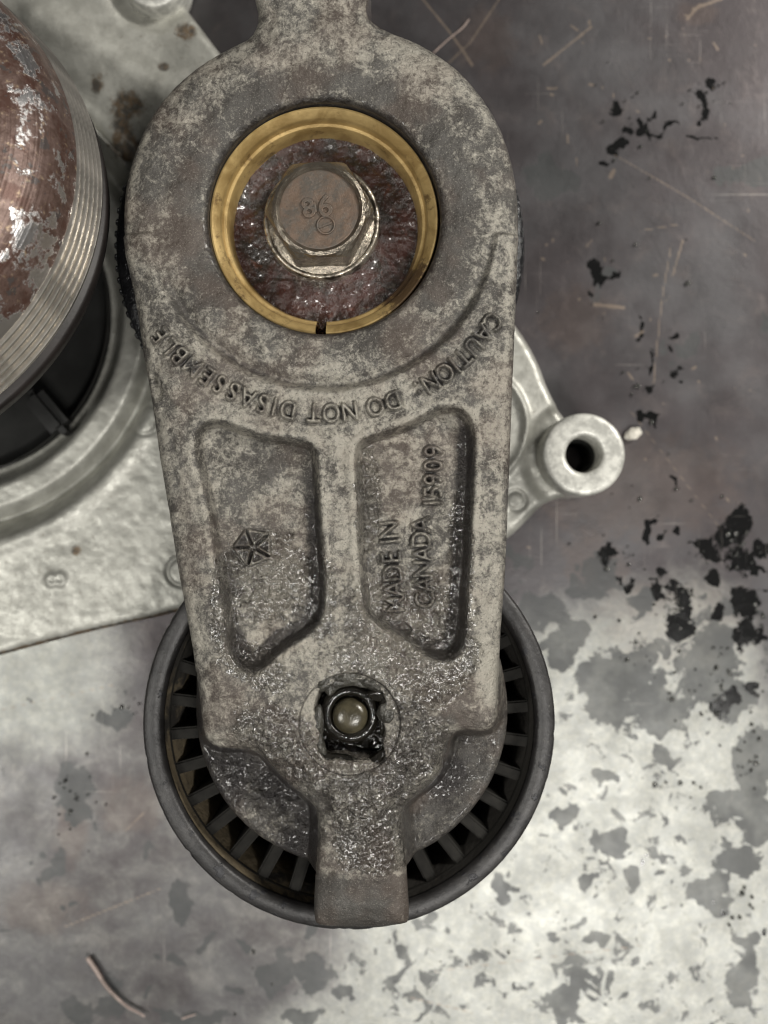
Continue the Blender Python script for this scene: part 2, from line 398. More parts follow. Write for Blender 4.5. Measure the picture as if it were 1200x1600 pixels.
def mat_gunk():
    m = Mat('oily_rust_crust'); n = m.noise(2.2, 5, 0.65, 0.5); f = m.noise(12, 5, 0.75)
    col = m.mix(m.ramp(n, 0.38, 0.62), (0.019, 0.014, 0.011), (0.042, 0.013, 0.009))
    col = m.mix(m.ramp(m.noise(5, 5, 0.7, vec=m.mapv(loc=(3, 8, 0))), 0.58, 0.72, 0, .8), col, (0.11, 0.035, 0.02))
    col = m.mix(m.ramp(f, 0.64, 0.76, 0, .5), col, (0.10, 0.08, 0.06))
    b = m.bump(m.noise(19, 5, 0.7, 0.4), 0.6, 0.03, m.bump(m.noise(7, 4, 0.6), 0.6, 0.06))
    return m.out(color=col, metal=0.0, rough=m.ramp(f, .35, .65, 0.15, 0.35), normal=b, spec=0.5, coat=m.ramp(m.noise(4, 3), .45, .6, 0.15, 0.9), coatr=0.12)
def mat_bolt(rusty):
    m = Mat('rusty_bolt_face' if rusty else 'worn_bolt_steel'); n = m.noise(3.2, 6, 0.7, 0.3); f = m.noise(22, 5, 0.75)
    if rusty:
        col = m.mix(m.ramp(n, 0.36, 0.64), (0.082, 0.073, 0.062), (0.125, 0.085, 0.060))
        col = m.mix(m.ramp(f, 0.55, 0.75, 0, .5), col, (0.26, 0.21, 0.16))
        col = m.mix(m.ramp(f, 0.42, 0.30, 0, .6), col, (0.035, 0.028, 0.022))
        return m.out(color=col, metal=0.35, rough=0.45, normal=m.bump(f, 0.5, 0.02))
    col = m.mix(m.ramp(n, 0.40, 0.60), (0.045, 0.037, 0.030), (0.62, 0.57, 0.48))
    col = m.mix(m.ramp(m.noise(7, 4), .6, .72, 0, .7), col, (0.22, 0.08, 0.03))
    return m.out(color=col, metal=0.85, rough=m.ramp(n, .4, .6, 0.42, 0.25), normal=m.bump(m.noise(12, 4), 0.5, 0.03))
def mat_plastic(dusty_lit=False):
    m = Mat('dusty_lit_plastic' if dusty_lit else 'dark_glass_filled_plastic'); n = m.noise(2.2, 6, 0.7, .4); f = m.noise(20, 4, 0.7)
    if dusty_lit:
        col = m.mix(m.ramp(m.math('ADD', n, m.math('MULTIPLY', m.attr('dust_lit'), 0.3)), 0.52, 0.72), (0.030, 0.027, 0.023), (0.17, 0.135, 0.085))
        return m.out(color=col, rough=0.7, normal=m.bump(m.noise(7, 5), 0.6, 0.05))
    col = m.mix(m.ramp(n, 0.35, 0.65), (0.017, 0.016, 0.016), (0.036, 0.034, 0.033))
    chips = m.ramp(m.noise(3.3, 6, 0.65, vec=m.mapv(loc=(2, 7, 0))), 0.60, 0.64, 0, .8)
    col = m.mix(chips, col, (0.016, 0.016, 0.019))
    col = m.mix(m.ramp(f, .62, .8, 0, .6), col, (0.2, 0.19, 0.17))
    return m.out(color=col, rough=0.42, metal=0.25, normal=m.bump(f, 0.3, 0.02, m.bump(chips, 0.4, 0.02)))
def mat_simple(name, col, rough, metal=0.0, bs=0, bstr=0.3, bd=0.02, **k):
    m = Mat(name)
    if bs: k['normal'] = m.bump(m.noise(bs, 4, 0.65), bstr, bd)
    n = m.noise(max(bs, 4) * .4, 4)
    c = m.mix(m.ramp(n, .35, .65), tuple(x * .75 for x in col), tuple(min(1, x * 1.25) for x in col))
    return m.out(color=c, rough=rough, metal=metal, **k)
def mat_pulley_face():
    m = Mat('mottled_rusted_steel_face')
    n = m.noise(1.15, 8, 0.70, 0.3); n2 = m.noise(4.5, 6, 0.72, 0.4); big = m.noise(0.33, 3, 0.5, vec=m.mapv(loc=(1.3, 3, 0)))
    f = m.math('ADD', m.math('MULTIPLY', n, 0.75), m.math('MULTIPLY', n2, 0.25))
    f = m.math('ADD', f, m.math('MULTIPLY', m.math('SUBTRACT', big, 0.5), 0.5))
    steel = m.ramp(m.math('ADD', f, m.math('MULTIPLY', m.math('SUBTRACT', m.noise(14, 5, 0.7), 0.5), 0.16)), 0.53, 0.565)
    film = m.mix(m.ramp(n2, .35, .65), (0.080, 0.047, 0.036), (0.15, 0.10, 0.085))
    rust = m.mix(m.ramp(m.noise(2.0, 6, 0.7, vec=m.mapv(loc=(5, 2, 2))), 0.5, 0.62), film, (0.075, 0.036, 0.026))
    rust = m.mix(m.ramp(m.noise(3.0, 6, 0.6, vec=m.mapv(loc=(8, 2, 2))), 0.585, 0.60), rust, (0.075, 0.062, 0.058))
    rust = m.mix(m.ramp(m.noise(9, 5, 0.7), 0.58, 0.70, 0, .5), rust, (0.50, 0.38, 0.24))
    col = m.mix(steel, rust, (0.66, 0.64, 0.63))
    # turning marks: rings about the pulley's own axis
    sep = m.n('ShaderNodeSeparateXYZ'); m.l(m.tc.outputs['Object'], sep.inputs[0])
    rr = m.math('SQRT', m.math('ADD', m.math('POWER', sep.outputs[0], 2.0), m.math('POWER', sep.outputs[1], 2.0)))
    comb = m.n('ShaderNodeCombineXYZ'); m.l(m.math('MULTIPLY', rr, 26.0), comb.inputs[0]); m.l(m.math('MULTIPLY', sep.outputs[1], .25), comb.inputs[1])
    ring = m.noise(1.0, 2, 0.5, vec=comb.outputs[0])
    b = m.bump(ring, 0.35, 0.03, m.bump(steel, 0.25, 0.02, m.bump(n2, 0.3, 0.04)))
    return m.out(color=col, metal=m.ramp(steel, 0, 1, 0.45, 1.0, False), rough=m.ramp(steel, 0, 1, 0.42, 0.30, False), normal=b)

M_cast = mat_cast(); M_casting = mat_casting(); M_table = mat_table(); M_brass = mat_brass(); M_gunk = mat_gunk()
M_boltface = mat_bolt(True); M_bolt = mat_bolt(False); M_hex = mat_simple('oil_dark_bolt_steel', (0.24, 0.21, 0.17), 0.26, 0.85, 9, 0.7, 0.04); M_plastic = mat_plastic(); M_dust_lit = mat_plastic(True)
M_rib = mat_simple('dark_web_plastic', (0.013, 0.012, 0.010), 0.8, 0.0, 9, spec=0.25)
M_black = mat_simple('black_wet_rubber', (0.010, 0.010, 0.011), 0.22, 0, 7, 0.8, 0.06)
M_deep = mat_simple('floor_shade_black', (0.008, 0.008, 0.008), 0.8)
M_oil = mat_simple('black_oily_grease', (0.010, 0.009, 0.007), 0.07, 0, 5, 0.5, 0.05)
M_grease = mat_simple('thin_grey_grease', (0.045, 0.043, 0.036), 0.12, 0.1, 9, 0.9, 0.06)
M_rod = mat_simple('oily_brass_rod', (0.050, 0.043, 0.026), 0.24, 0.1, 12, 0.25, 0.02)
M_face = mat_pulley_face()
M_ribsteel = mat_simple('ground_steel_ribs', (0.46, 0.43, 0.385), 0.28, 0.85, 3, 0.3, 0.05)
M_groove = mat_simple('dark_belt_groove', (0.012, 0.009, 0.008), 0.5, 0.2, 5)
M_boss = mat_simple('pale_machined_alloy', (0.47, 0.465, 0.425), 0.42, 0.3, 14, 0.3, 0.02)
M_dark = mat_simple('hollow_shade_metal', (0.016, 0.016, 0.015), 0.6, 0.2, 4)  # near-black colour carries the shade of the well, its lug and the hole
M_wire = mat_simple('pale_bent_wire', (0.45, 0.36, 0.32), 0.35, 0.4, 9)
M_crumb = mat_simple('off_white_crumb', (0.6, 0.57, 0.50), 0.5, 0, 12)
M_drop = mat_simple('dark_oil_bead', (0.16, 0.16, 0.15), 0.10, 0.7)
M_red = mat_simple('red_grit', (0.35, 0.05, 0.03), 0.3, 0, 14)

# ------------------------------------------------------------------ the steel table
TZ = 0.0; sT = S(TZ)
def lines(a, b, ca, cb, h):
    mid = np.arange(ca, cb + h, h)
    return np.concatenate([np.linspace(a, ca, 10)[:-1], mid, np.linspace(mid[-1], b, 10)[1:]])
us = lines(-2600, 3800, -30, 1230, 3.4); vs = lines(-2300, 3900, -30, 1630, 3.4)
U, V = np.meshgrid(us, vs)
WARP = 0
def ell(u, v, a, b, ang=0, soft=1.0):
    U_ = U + WARP * 1.0 * WU if WARP else U; V_ = V + WARP * 1.0 * WV if WARP else V
    c, s_ = math.cos(R(ang)), math.sin(R(ang)); x = (U_ - u) * c + (V_ - v) * s_; y = -(U_ - u) * s_ + (V_ - v) * c
    return np.clip(1 - (np.hypot(x / a, y / b) - 0.5) / soft, 0, 1) * 0.9
WARP = 1; WU = vnoise(U, V, 34, 201, 3) * 58; WV = vnoise(U, V, 34, 211, 3) * 58
spots = [  # u, v, half width, half height, angle: the larger oil-wet flakes
 (860,950,45,28,40),(895,1000,30,30,0),(955,1080,62,62,30),(1030,1100,45,38,60),(990,1040,28,45,20),(1120,1040,52,70,20),(1145,1095,40,40,0),(1180,1200,30,60,10),(1150,1260,50,35,0),
 (860,1010,22,14,0),(940,900,26,40,30),(905,905,14,16,0),(1010,930,28,20,0),(880,1020,30,26,0),(950,1225,34,18,10),(1030,1180,22,30,10),(965,1300,36,24,-10),(880,1265,30,18,-30),(1050,1020,20,14,0),
 (780,1395,20,26,0),(950,1320,34,22,30),(920,1375,18,26,0),(985,1370,16,24,0),(860,1465,13,10,0),(930,1475,16,12,0),(890,1560,24,55,20),(1115,1400,40,34,0),(1150,1350,45,30,0),(1165,1530,34,50,10),(1165,1470,20,22,0),(1190,1290,26,34,0),
 (480,1590,30,16,0),(490,1450,14,20,0),(290,1410,20,34,10),(430,1530,24,50,20),(485,1525,34,38,0),(370,1480,10,8,0),(310,1475,10,8,0),(265,1505,18,8,10),(170,1560,26,30,0),(230,1555,8,16,0),(360,1540,10,8,0),(120,1590,34,18,0),(300,1590,60,14,0),(540,1555,22,20,0),
 (110,1230,26,36,20),(125,1270,20,30,-20),(180,1120,40,14,0),(70,1380,8,24,20),(110,1420,7,7,0),(12,1465,12,7,0),(225,1330,10,18,0),(60,1340,10,14,0),(85,1340,10,30,0),
 (940,440,14,18,0),(958,425,12,14,0),(820,885,12,22,20),(800,860,12,20,0),(1190,500,14,16,0),(1150,280,24,22,0),(1195,270,30,34,0),(1035,545,9,18,20),(1050,560,5,9,0),(1080,535,14,26,25),(860,280,60,30,10)]
blacks = [(1000,197,14,13,20),(970,215,10,12,0),(955,246,16,10,20),(1015,190,8,22,0),(1095,205,26,4,0),(1040,200,24,5,5),(1102,165,12,16,0),(1125,130,12,20,10),(955,175,12,11,0),(930,430,14,20,20),(968,430,6,18,20),(950,445,9,12,0),
 (988,505,6,6,0),(988,521,7,7,0),(1005,565,6,14,0),(1060,588,9,14,-20),(1012,593,6,9,0),(1000,650,16,10,30),(1030,660,12,8,20),(1055,758,7,8,0),(1055,525,5,8,0),
 (1020,832,14,10,0),(1050,825,9,14,0),(1110,855,30,22,30),(1145,830,24,30,0),(1170,880,30,24,20),(1090,850,16,12,0),(1160,940,26,30,10),(1175,985,22,30,-30),(1070,950,22,42,10),(1040,920,12,16,0),(1040,895,20,8,-10),(1080,985,10,18,0),(1115,965,12,18,30),(1135,1095,22,26,30),(1180,1070,16,12,-30),(1115,1110,12,20,0),(1195,850,10,20,0),(960,870,14,10,0),(970,905,10,10,0),(1120,900,16,10,10),(1120,1425,12,7,-20),(1190,1455,12,8,0),(1010,1350,8,12,0),(1125,1050,10,6,0)]
spot = np.zeros_like(U); black = np.zeros_like(U)
for e_ in spots: spot = np.maximum(spot, ell(*e_, soft=0.9))
for e_ in blacks: black = np.maximum(black, ell(*e_, soft=0.9))
WARP = 0
rust = np.zeros_like(U)
for e_ in [(200,1260,60,50,0),(110,1300,30,60,0),(60,1420,80,50,0),(900,500,60,60,0),(1000,760,200,90,0),(930,880,60,50,0),(1060,980,130,80,0),(760,60,50,60,0),(1090,20,40,20,0)]: rust = np.maximum(rust, ell(*e_, soft=1.2))
pale = sstep(880, 1180, V + 0.22 * (U - 600)) * sstep(420, 760, U + 0.2 * (V - 1200)) * sstep(1320, 1130, U - 0.25 * (V - 1200))  # brightness of the lamps' reflection painted into the tabletop's colour
pale = np.maximum(pale, 0.75 * sstep(900, 1000, V) * sstep(330, 60, U) * sstep(1300, 1090, V))  # reflected streak at the left, painted the same way
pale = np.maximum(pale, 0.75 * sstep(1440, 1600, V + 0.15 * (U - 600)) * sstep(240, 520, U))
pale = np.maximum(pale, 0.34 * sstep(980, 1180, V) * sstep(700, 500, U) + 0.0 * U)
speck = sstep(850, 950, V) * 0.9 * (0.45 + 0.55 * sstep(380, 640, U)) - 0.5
scr = np.zeros_like(U)
for _ in range(70):
    a = np.array([random.uniform(820, 1200), random.uniform(0, 900)]); an = random.uniform(0, 6.28); L_ = random.choice([2, 4, 6, 14])
    m_ = (np.abs(U - a[0]) < 30) & (np.abs(V - a[1]) < 30)
    scr[m_] = np.maximum(scr[m_], np.clip(random.uniform(.8, 1.3) - seg_dist(a, a + L_ * np.array([math.cos(an), math.sin(an)]), U[m_], V[m_]) / random.uniform(3, 5), 0, 1))
for pl, w_ in [([(655,-10),(700,45),(722,75)],6),([(785,-10),(735,65),(700,98)],6),([(722,75),(738,100)],8),([(1050,380),(1035,470),(1022,600)],5),([(1068,375),(1052,430)],6),([(960,240),(1080,310),(1180,375)],3.5),([(1000,360),(1060,350)],4),([(1085,12),(1130,-5)],9),([(1075,28),(1095,5)],8),([(850,100),(925,40)],7),([(960,265),(955,275)],12),([(930,475),(975,480)],9),([(985,640),(1130,830)],2.5),([(100,1450),(250,1390)],5),([(195,1300),(225,1270)],5),([(0,1110),(180,1070)],3),([(110,45),(5,420)],1),([(680,1520),(1000,1480)],3),([(1020,1600),(1100,1545)],3),([(640,1560),(740,1585)],4)]:
    for a, b in zip(pl[:-1], pl[1:]):
        scr = np.maximum(scr, np.clip(1.25 - seg_dist(np.array(a, float), np.array(b, float), U, V) / (w_ * .6), 0, 1))
Z = vnoise(U, V, 260, 3, 3) * 0.06
Z = Z + 0.006 * vnoise(U, V, 30, 9, 2) * sstep(900, 1150, V)
inview = (U > -40) & (U < 1240) & (V > -40) & (V < 1640)
Z = np.where(inview, Z, Z * 0.3)
X = np.stack([(U - 600) * sT, (800 - V) * sT, TZ + Z - 0.06], 2).reshape(-1, 3)
idx = np.arange(U.size).reshape(U.shape)
F = np.stack([idx[:-1, :-1], idx[1:, :-1], idx[1:, 1:], idx[:-1, 1:]], 2).reshape(-1, 4)
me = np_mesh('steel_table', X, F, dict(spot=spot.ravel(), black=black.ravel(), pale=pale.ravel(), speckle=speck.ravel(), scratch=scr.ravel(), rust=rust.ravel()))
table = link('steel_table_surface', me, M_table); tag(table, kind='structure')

# beads of oil standing on the table
def dome(c, r, h, n=10, k=4, squash=1.0, ang=0):
    V_ = [(c[0], c[1], c[2] + h)]; F_ = []
    for i in range(1, k + 1):
        a = i / k * math.pi / 2
        for j in range(n):
            t = 2 * math.pi * j / n; x = r * math.sin(a) * math.cos(t); y = r * math.sin(a) * math.sin(t) * squash
            V_.append((c[0] + x * math.cos(ang) - y * math.sin(ang), c[1] + x * math.sin(ang) + y * math.cos(ang), c[2] + h * math.cos(a) - (0.02 if i == k else 0)))
    for j in range(n): F_.append((0, 1 + j, 1 + (j + 1) % n))
    for i in range(k - 1):
        for j in range(n):
            a = 1 + i * n + j; b = 1 + i * n + (j + 1) % n; F_.append((a, a + n, b + n)); F_.append((a, b + n, b))
    return V_, F_
BV = []; BF = []
cl = [(1150,860,60,40,46),(1060,945,30,55,20),(1110,1060,70,50,26),(1170,960,30,60,14),(975,870,40,25,12),(1000,1010,60,60,18),(1090,1130,60,40,14),(985,180,60,60,10),(1100,150,60,30,6),(1005,590,30,60,10),(1160,1420,40,50,12),(1060,1230,70,14,12),
      (110,1250,45,70,22),(200,1110,40,14,12),(1180,1180,30,80,14),(900,780,200,60,12),(600,1500,500,80,14),(1000,350,160,200,16)]
for (cu, cv, sx, sy, n_) in cl:
    for _ in range(n_):
        u = random.gauss(cu, sx * .55); v = random.gauss(cv, sy * .55)
        if not (-10 < u < 1210 and -10 < v < 1610): continue
        r = random.choice([.012, .016, .022, .03, .045]) * random.uniform(.8, 1.3)
        vv, ff = dome(P(u, v, 0) + Vector((0, 0, -0.03)), r, r * random.uniform(.4, .8) + .02, squash=random.uniform(.5, 1), ang=random.uniform(0, 3))
        o_ = len(BV); BV += vv; BF += [tuple(i + o_ for i in f) for f in ff]
beads = link('oil_beads', np_mesh('oil_beads', BV, BF), M_drop); tag(beads, 'tiny beads of oil scattered over the steel table', 'oil beads', kind='stuff')

# ------------------------------------------------------------------ the pale alloy casting under everything
CZ = 1.3
cast_out = smooth_poly([(-620,-420),(-300,-420),(60,-420),(240,-260),(290,-90),(276,-30),(292,12),(318,48),(342,80),(400,150),(560,260),(700,380),(800,500),(838,560),(858,610),(884,652),(925,680),(930,740),(895,772),(850,788),(815,822),(770,850),(600,880),(480,904),(285,955),(150,985),(0,1024),(-200,1080),(-620,1190)], 3)
RC = (-112, 478)
boss_c = (905, 714)
def dcast(U, V):
    d = sdf(cast_out, U, V)
    return np.minimum(np.minimum(d, np.hypot(U - RC[0], V - RC[1]) - 264), np.hypot(U - boss_c[0], V - boss_c[1]) - 40)
def zcast(U, V):
    z = roundoff(sdf(cast_out, U, V), 14)
    r = np.hypot(U - RC[0], V - RC[1])
    z += 0.07 * np.exp(-((r - 392) / 14) ** 2)
    z -= 0.85 * sstep(386, 345, r)
    z += 0.34 * sstep(352, 325, r) * sstep(270, 300, r) * 0.9
    z -= 0.25 * sstep(300, 268, r)
    z = np.maximum(z, -1.15)
    # webbing and ribs up at the top left
    dline = seg_dist(np.array((60., 20.)), np.array((300., 175.)), U, V)
    z += 0.16 * np.exp(-(dline / 26) ** 2) * (V < 330)
    z -= 0.35 * sstep(20, 120, (V - 20) * 0.84 - (U - 60) * 0.54) * sstep(420, 300, V) * (r > 380)
    z -= 0.28 * np.exp(-(np.hypot(U - 240, V + 25) / 66) ** 6)
    # rings left by ejector pins, and a raised rim by the lug
    for (a, b, q) in [(806, 782, 15), (283, 893, 22), (226, 655, 24), (600, 800, 16)]:
        rr = np.hypot(U - a, V - b); z -= 0.05 * np.exp(-((rr - q) / 2.6) ** 2)
    rr = np.hypot(U - 728, V - 665); z += 0.09 * np.exp(-((rr - 94) / 6) ** 2) - 0.05 * (rr < 92)
    rr = np.hypot(U - boss_c[0], V - boss_c[1]); z -= 0.12 * sstep(96, 74, rr)
    z += 0.05 * sample(T8, np.clip(U, 0, 1199), np.clip(V, 0, 1599)) * 1.3
    z += vnoise(U, V, 60, 21, 3) * 0.03 + vnoise(U, V, 14, 31, 2) * 0.02 + 0.05 * vnoise(U, V, 30, 77, 2) * sstep(960, 1000, V + U * .2)
    return z
X, F, U2, V2, n0 = heightfield(-330, 960, -200, 1130, 3.0, CZ, dcast, zcast, 0.02)
stain_shade = np.zeros(len(U2))
U, V = U2, V2
for e_ in [(198,165,34,26,0),(188,200,22,34,0),(290,48,20,18,0),(150,130,14,14,0),(255,105,10,10,0),(195,225,30,30,0),(120,860,10,10,0),(450,700,60,40,0)]: stain_shade = np.maximum(stain_shade, ell(*e_, soft=1.3))
casting = thing('alloy_casting', P(0, 700, 0) * 1.0, 'pale grey cast alloy housing lying flat under the tensioner and grooved pulley', 'engine casting')
casting.location.z = 0
# the raised eight becomes a part of its own
vm = sample(T8, np.clip(U2, 0, 1199), np.clip(V2, 0, 1599)) > 0.25
fm = vm[F].all(1)
stain_shade = np.maximum(stain_shade, 1.0 * sstep(9, 3, sdf(cast_out, U2, V2)) * (V2 > 930))  # thin shadow line along the lower edge, painted into this mask
stain_shade = np.maximum(stain_shade, 0.2 * sstep(335, 300, np.hypot(U2 - RC[0], V2 - RC[1])))  # shade inside the recess, painted faintly into this mask
a_, b_ = split_mesh(X, F, [fm], dict(stain_shade=stain_shade))
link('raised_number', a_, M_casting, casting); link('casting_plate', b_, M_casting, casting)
# outer reaches of the plate, beyond the picture, carry on flat
# boss with a through hole
BT = 2.05; bc = P(913, 710, BT); sB = S(BT); br = 65 * sB; hr = 28.5 * sB
prof = [(hr, -BT + .05), (hr, -0.06), (hr + .035, -0.005), (hr + .10, 0.0), (br * .85, 0.0), (br - .04, -0.005), (br - .01, -0.035), (br, -0.10), (br, -0.8), (br + .02, -1.2), (br + 0.02, -BT + .05)]
link('mounting_boss', lathe_mesh('boss', prof, 96, center=bc), M_boss, casting)
link('hole_shade', lathe_mesh('liner', [(hr - .01, -0.75), (hr - .05, -0.8), (hr - .06, -BT + .05)], 64, center=bc), M_dark, casting)  # shade deep in the hole, put in as a near-black lining
# upper boss, mostly out of frame
b2 = P(238, -38, CZ + 0.25); r2 = 50 * S(CZ + .25)
link('mounting_boss', lathe_mesh('boss2', [(0.25, -.4), (0.25, -.02), (.3, 0), (r2 - .05, 0), (r2, -.05), (r2, -.9)], 72, center=b2), M_boss, casting)
# lug standing in the dark recess
bm = bmesh.new(); bmesh.ops.create_cube(bm, size=1)
for v_ in bm.verts: v_.co = Vector((v_.co.x * 1.05, v_.co.y * .42, v_.co.z * .7))
bmesh.ops.bevel(bm, geom=bm.edges[:], offset=0.15, segments=4, affect='EDGES')
bmesh.ops.transform(bm, matrix=Matrix.Translation(P(78, 645, 0.62)) @ Matrix.Rotation(R(-50), 4, 'Z'), verts=bm.verts)
bm_obj('locating_lug', bm, M_dark, casting)
wcx = P(RC[0], RC[1], CZ); wr = 266 * S(CZ)
link('well_wall', lathe_mesh('well', [(0.5, 0.06), (wr - .3, 0.06), (wr - .05, .2), (wr - .02, CZ - .75)], 160, center=(wcx.x, wcx.y, 0)), M_dark, casting)  # near-black colour stands for the shade under the pulley
bm = bmesh.new(); bmesh.ops.create_cone(bm, cap_ends=True, segments=48, radius1=2.2, radius2=2.0, depth=3.6)
bmesh.ops.transform(bm, matrix=Matrix.Translation((-8.55, 4.3, 2.2)), verts=bm.verts)
bm_obj('bearing_housing', bm, M_dark, casting)

# ------------------------------------------------------------------ grooved steel pulley at the left
gp_c = Vector((-8.78, 5.30, 6.35))
gp = thing('grooved_pulley', gp_c, 'rust mottled steel pulley with fine belt grooves, cut off by the left edge', 'pulley')
tilt = Matrix.Translation(gp_c) @ Matrix.Rotation(R(-15), 4, 'X') @ Matrix.Rotation(R(1.0), 4, 'Y')
def gp_part(name, me, mat):
    o = bpy.data.objects.new(name, me); C.objects.link(o); me.materials.append(mat)
    o.parent = gp; o.matrix_parent_inverse = Matrix.Translation(-gp_c); o.matrix_world = tilt
    o.matrix_basis = tilt
    me.polygons.foreach_set('use_smooth', np.ones(len(me.polygons), bool)); return o
RG = 4.20
prof = [(1.0, 0.30), (2.2, 0.26), (2.9, 0.18), (3.35, 0.04), (3.65, -0.12), (3.88, -0.34), (4.02, -0.58), (4.10, -0.86), (4.15, -1.05), (4.14, -1.09), (4.0, -1.1)]
pp = smooth_poly(prof, 4)[:(len(prof) - 2) * 4]
pp = [tuple(q) for q in pp] + prof[-2:]
gp_part('pulley_face', lathe_mesh('face', pp, 300), M_face)
gp_part('groove_core', lathe_mesh('core', [(4.00, -0.98), (4.04, -2.35), (3.2, -2.4), (3.0, -1.0)], 200), M_groove)
rib_me = lathe_mesh('rib', [(4.0, 0.045), (RG - .02, 0.036), (RG, 0.028), (RG, -0.028), (RG - .02, -0.036), (4.0, -0.045)], 240)
for k in range(6):
    o = bpy.data.objects.new('belt_rib', rib_me); C.objects.link(o)
    if k == 0: rib_me.materials.append(M_ribsteel); rib_me.polygons.foreach_set('use_smooth', np.ones(len(rib_me.polygons), bool)); sharp(o, 30)
    o.parent = gp; o.matrix_parent_inverse = Matrix.Translation(-gp_c)
    o.matrix_basis = tilt @ Matrix.Translation((0, 0, -1.16 - k * 0.132)) @ Matrix.Scale(1 + k * 0.009, 4, (1, 0, 0)) @ Matrix.Scale(1 + k * 0.009, 4, (0, 1, 0))
gp_part('back_shade_flange', lathe_mesh('flange', [(3.9, -2.10), (4.36, -2.12), (4.40, -2.2), (4.38, -2.4), (4.2, -2.55), (3.0, -2.6), (2.0, -2.7)], 240), M_groove)  # near-black ring stands for the shade behind the ribs
gp_part('hub', lathe_mesh('hub', [(0.0, 0.34), (.6, 0.34), (1.0, 0.30), (1.0, -1.0), (1.5, -2.9), (0.0, -2.9)], 64), M_ribsteel)

# ------------------------------------------------------------------ the belt tensioner
tn = thing('belt_tensioner', P(507, 720, 0) + Vector((0, 0, ARM - 3.3)), 'oily cast aluminium belt tensioner arm with plastic idler wheel, centre of the picture', 'belt tensioner')
body = [(402,-60),(402,10),(398,36),(386,52),(360,66),(322,87),(284,115),(252,149),(225,190),(205,237),(192,290),(189,340),(193,395),(207,455),(221,545),(236,630),(249,720),(262,800),(275,880),(288,950),(300,1020),(309,1090),(315,1140),(323,1162),(341,1172),(372,1174),(398,1179),(416,1192),(436,1216),(462,1240),(484,1258),(494,1276),(496,1310),(493,1360),(490,1410),(491,1440),(500,1452),(545,1455),(600,1453),(630,1449),(639,1440),(638,1400),(634,1340),(630,1288),(633,1266),(650,1248),(677,1226),(692,1204),(699,1172),(708,1152),(726,1145),(755,1146),(771,1138),(778,1118),(780,1060),(784,980),(790,900),(796,760),(802,600),(807,480),(810,400),(812,340),(808,280),(795,225),(772,172),(738,124),(694,84),(650,58),(610,42),(582,26),(571,4),(568,-60)]
body_p = smooth_poly(body, 2)
pocketL = smooth_poly([(306,700),(310,676),(322,663),(340,659),(362,664),(399,678),(436,685),(470,689),(487,697),(495,716),(497,760),(501,820),(505,880),(507,925),(504,957),(490,980),(468,996),(445,1011),(428,1026),(411,1041),(394,1046),(376,1040),(363,1024),(357,1000),(351,945),(343,890),(333,830),(322,765),(311,725)], 2)
pocketR = smooth_poly([(556,712),(559,696),(569,687),(596,678),(641,662),(676,643),(700,636),(722,643),(735,660),(740,690),(738,750),(735,810),(731,880),(728,930),(724,990),(715,1016),(695,1029),(665,1021),(641,1004),(613,985),(584,969),(571,950),(566,905),(562,853),(560,800),(558,755)], 2)
hole_p = smooth_poly([(500,1078),(522,1066),(560,1062),(590,1074),(601,1088),(603,1120),(602,1155),(600,1180),(582,1190),(556,1186),(530,1186),(506,1186),(500,1170),(499,1140),(492,1112)], 3)
BORE = (506, 337)
def darm(U, V):
    b = sdf(body_p, U, V, 300); f = circ((548, 1122), 252, U, V)
    return np.minimum(np.maximum(b, f), np.hypot(U - BORE[0], V - BORE[1]) - 183)
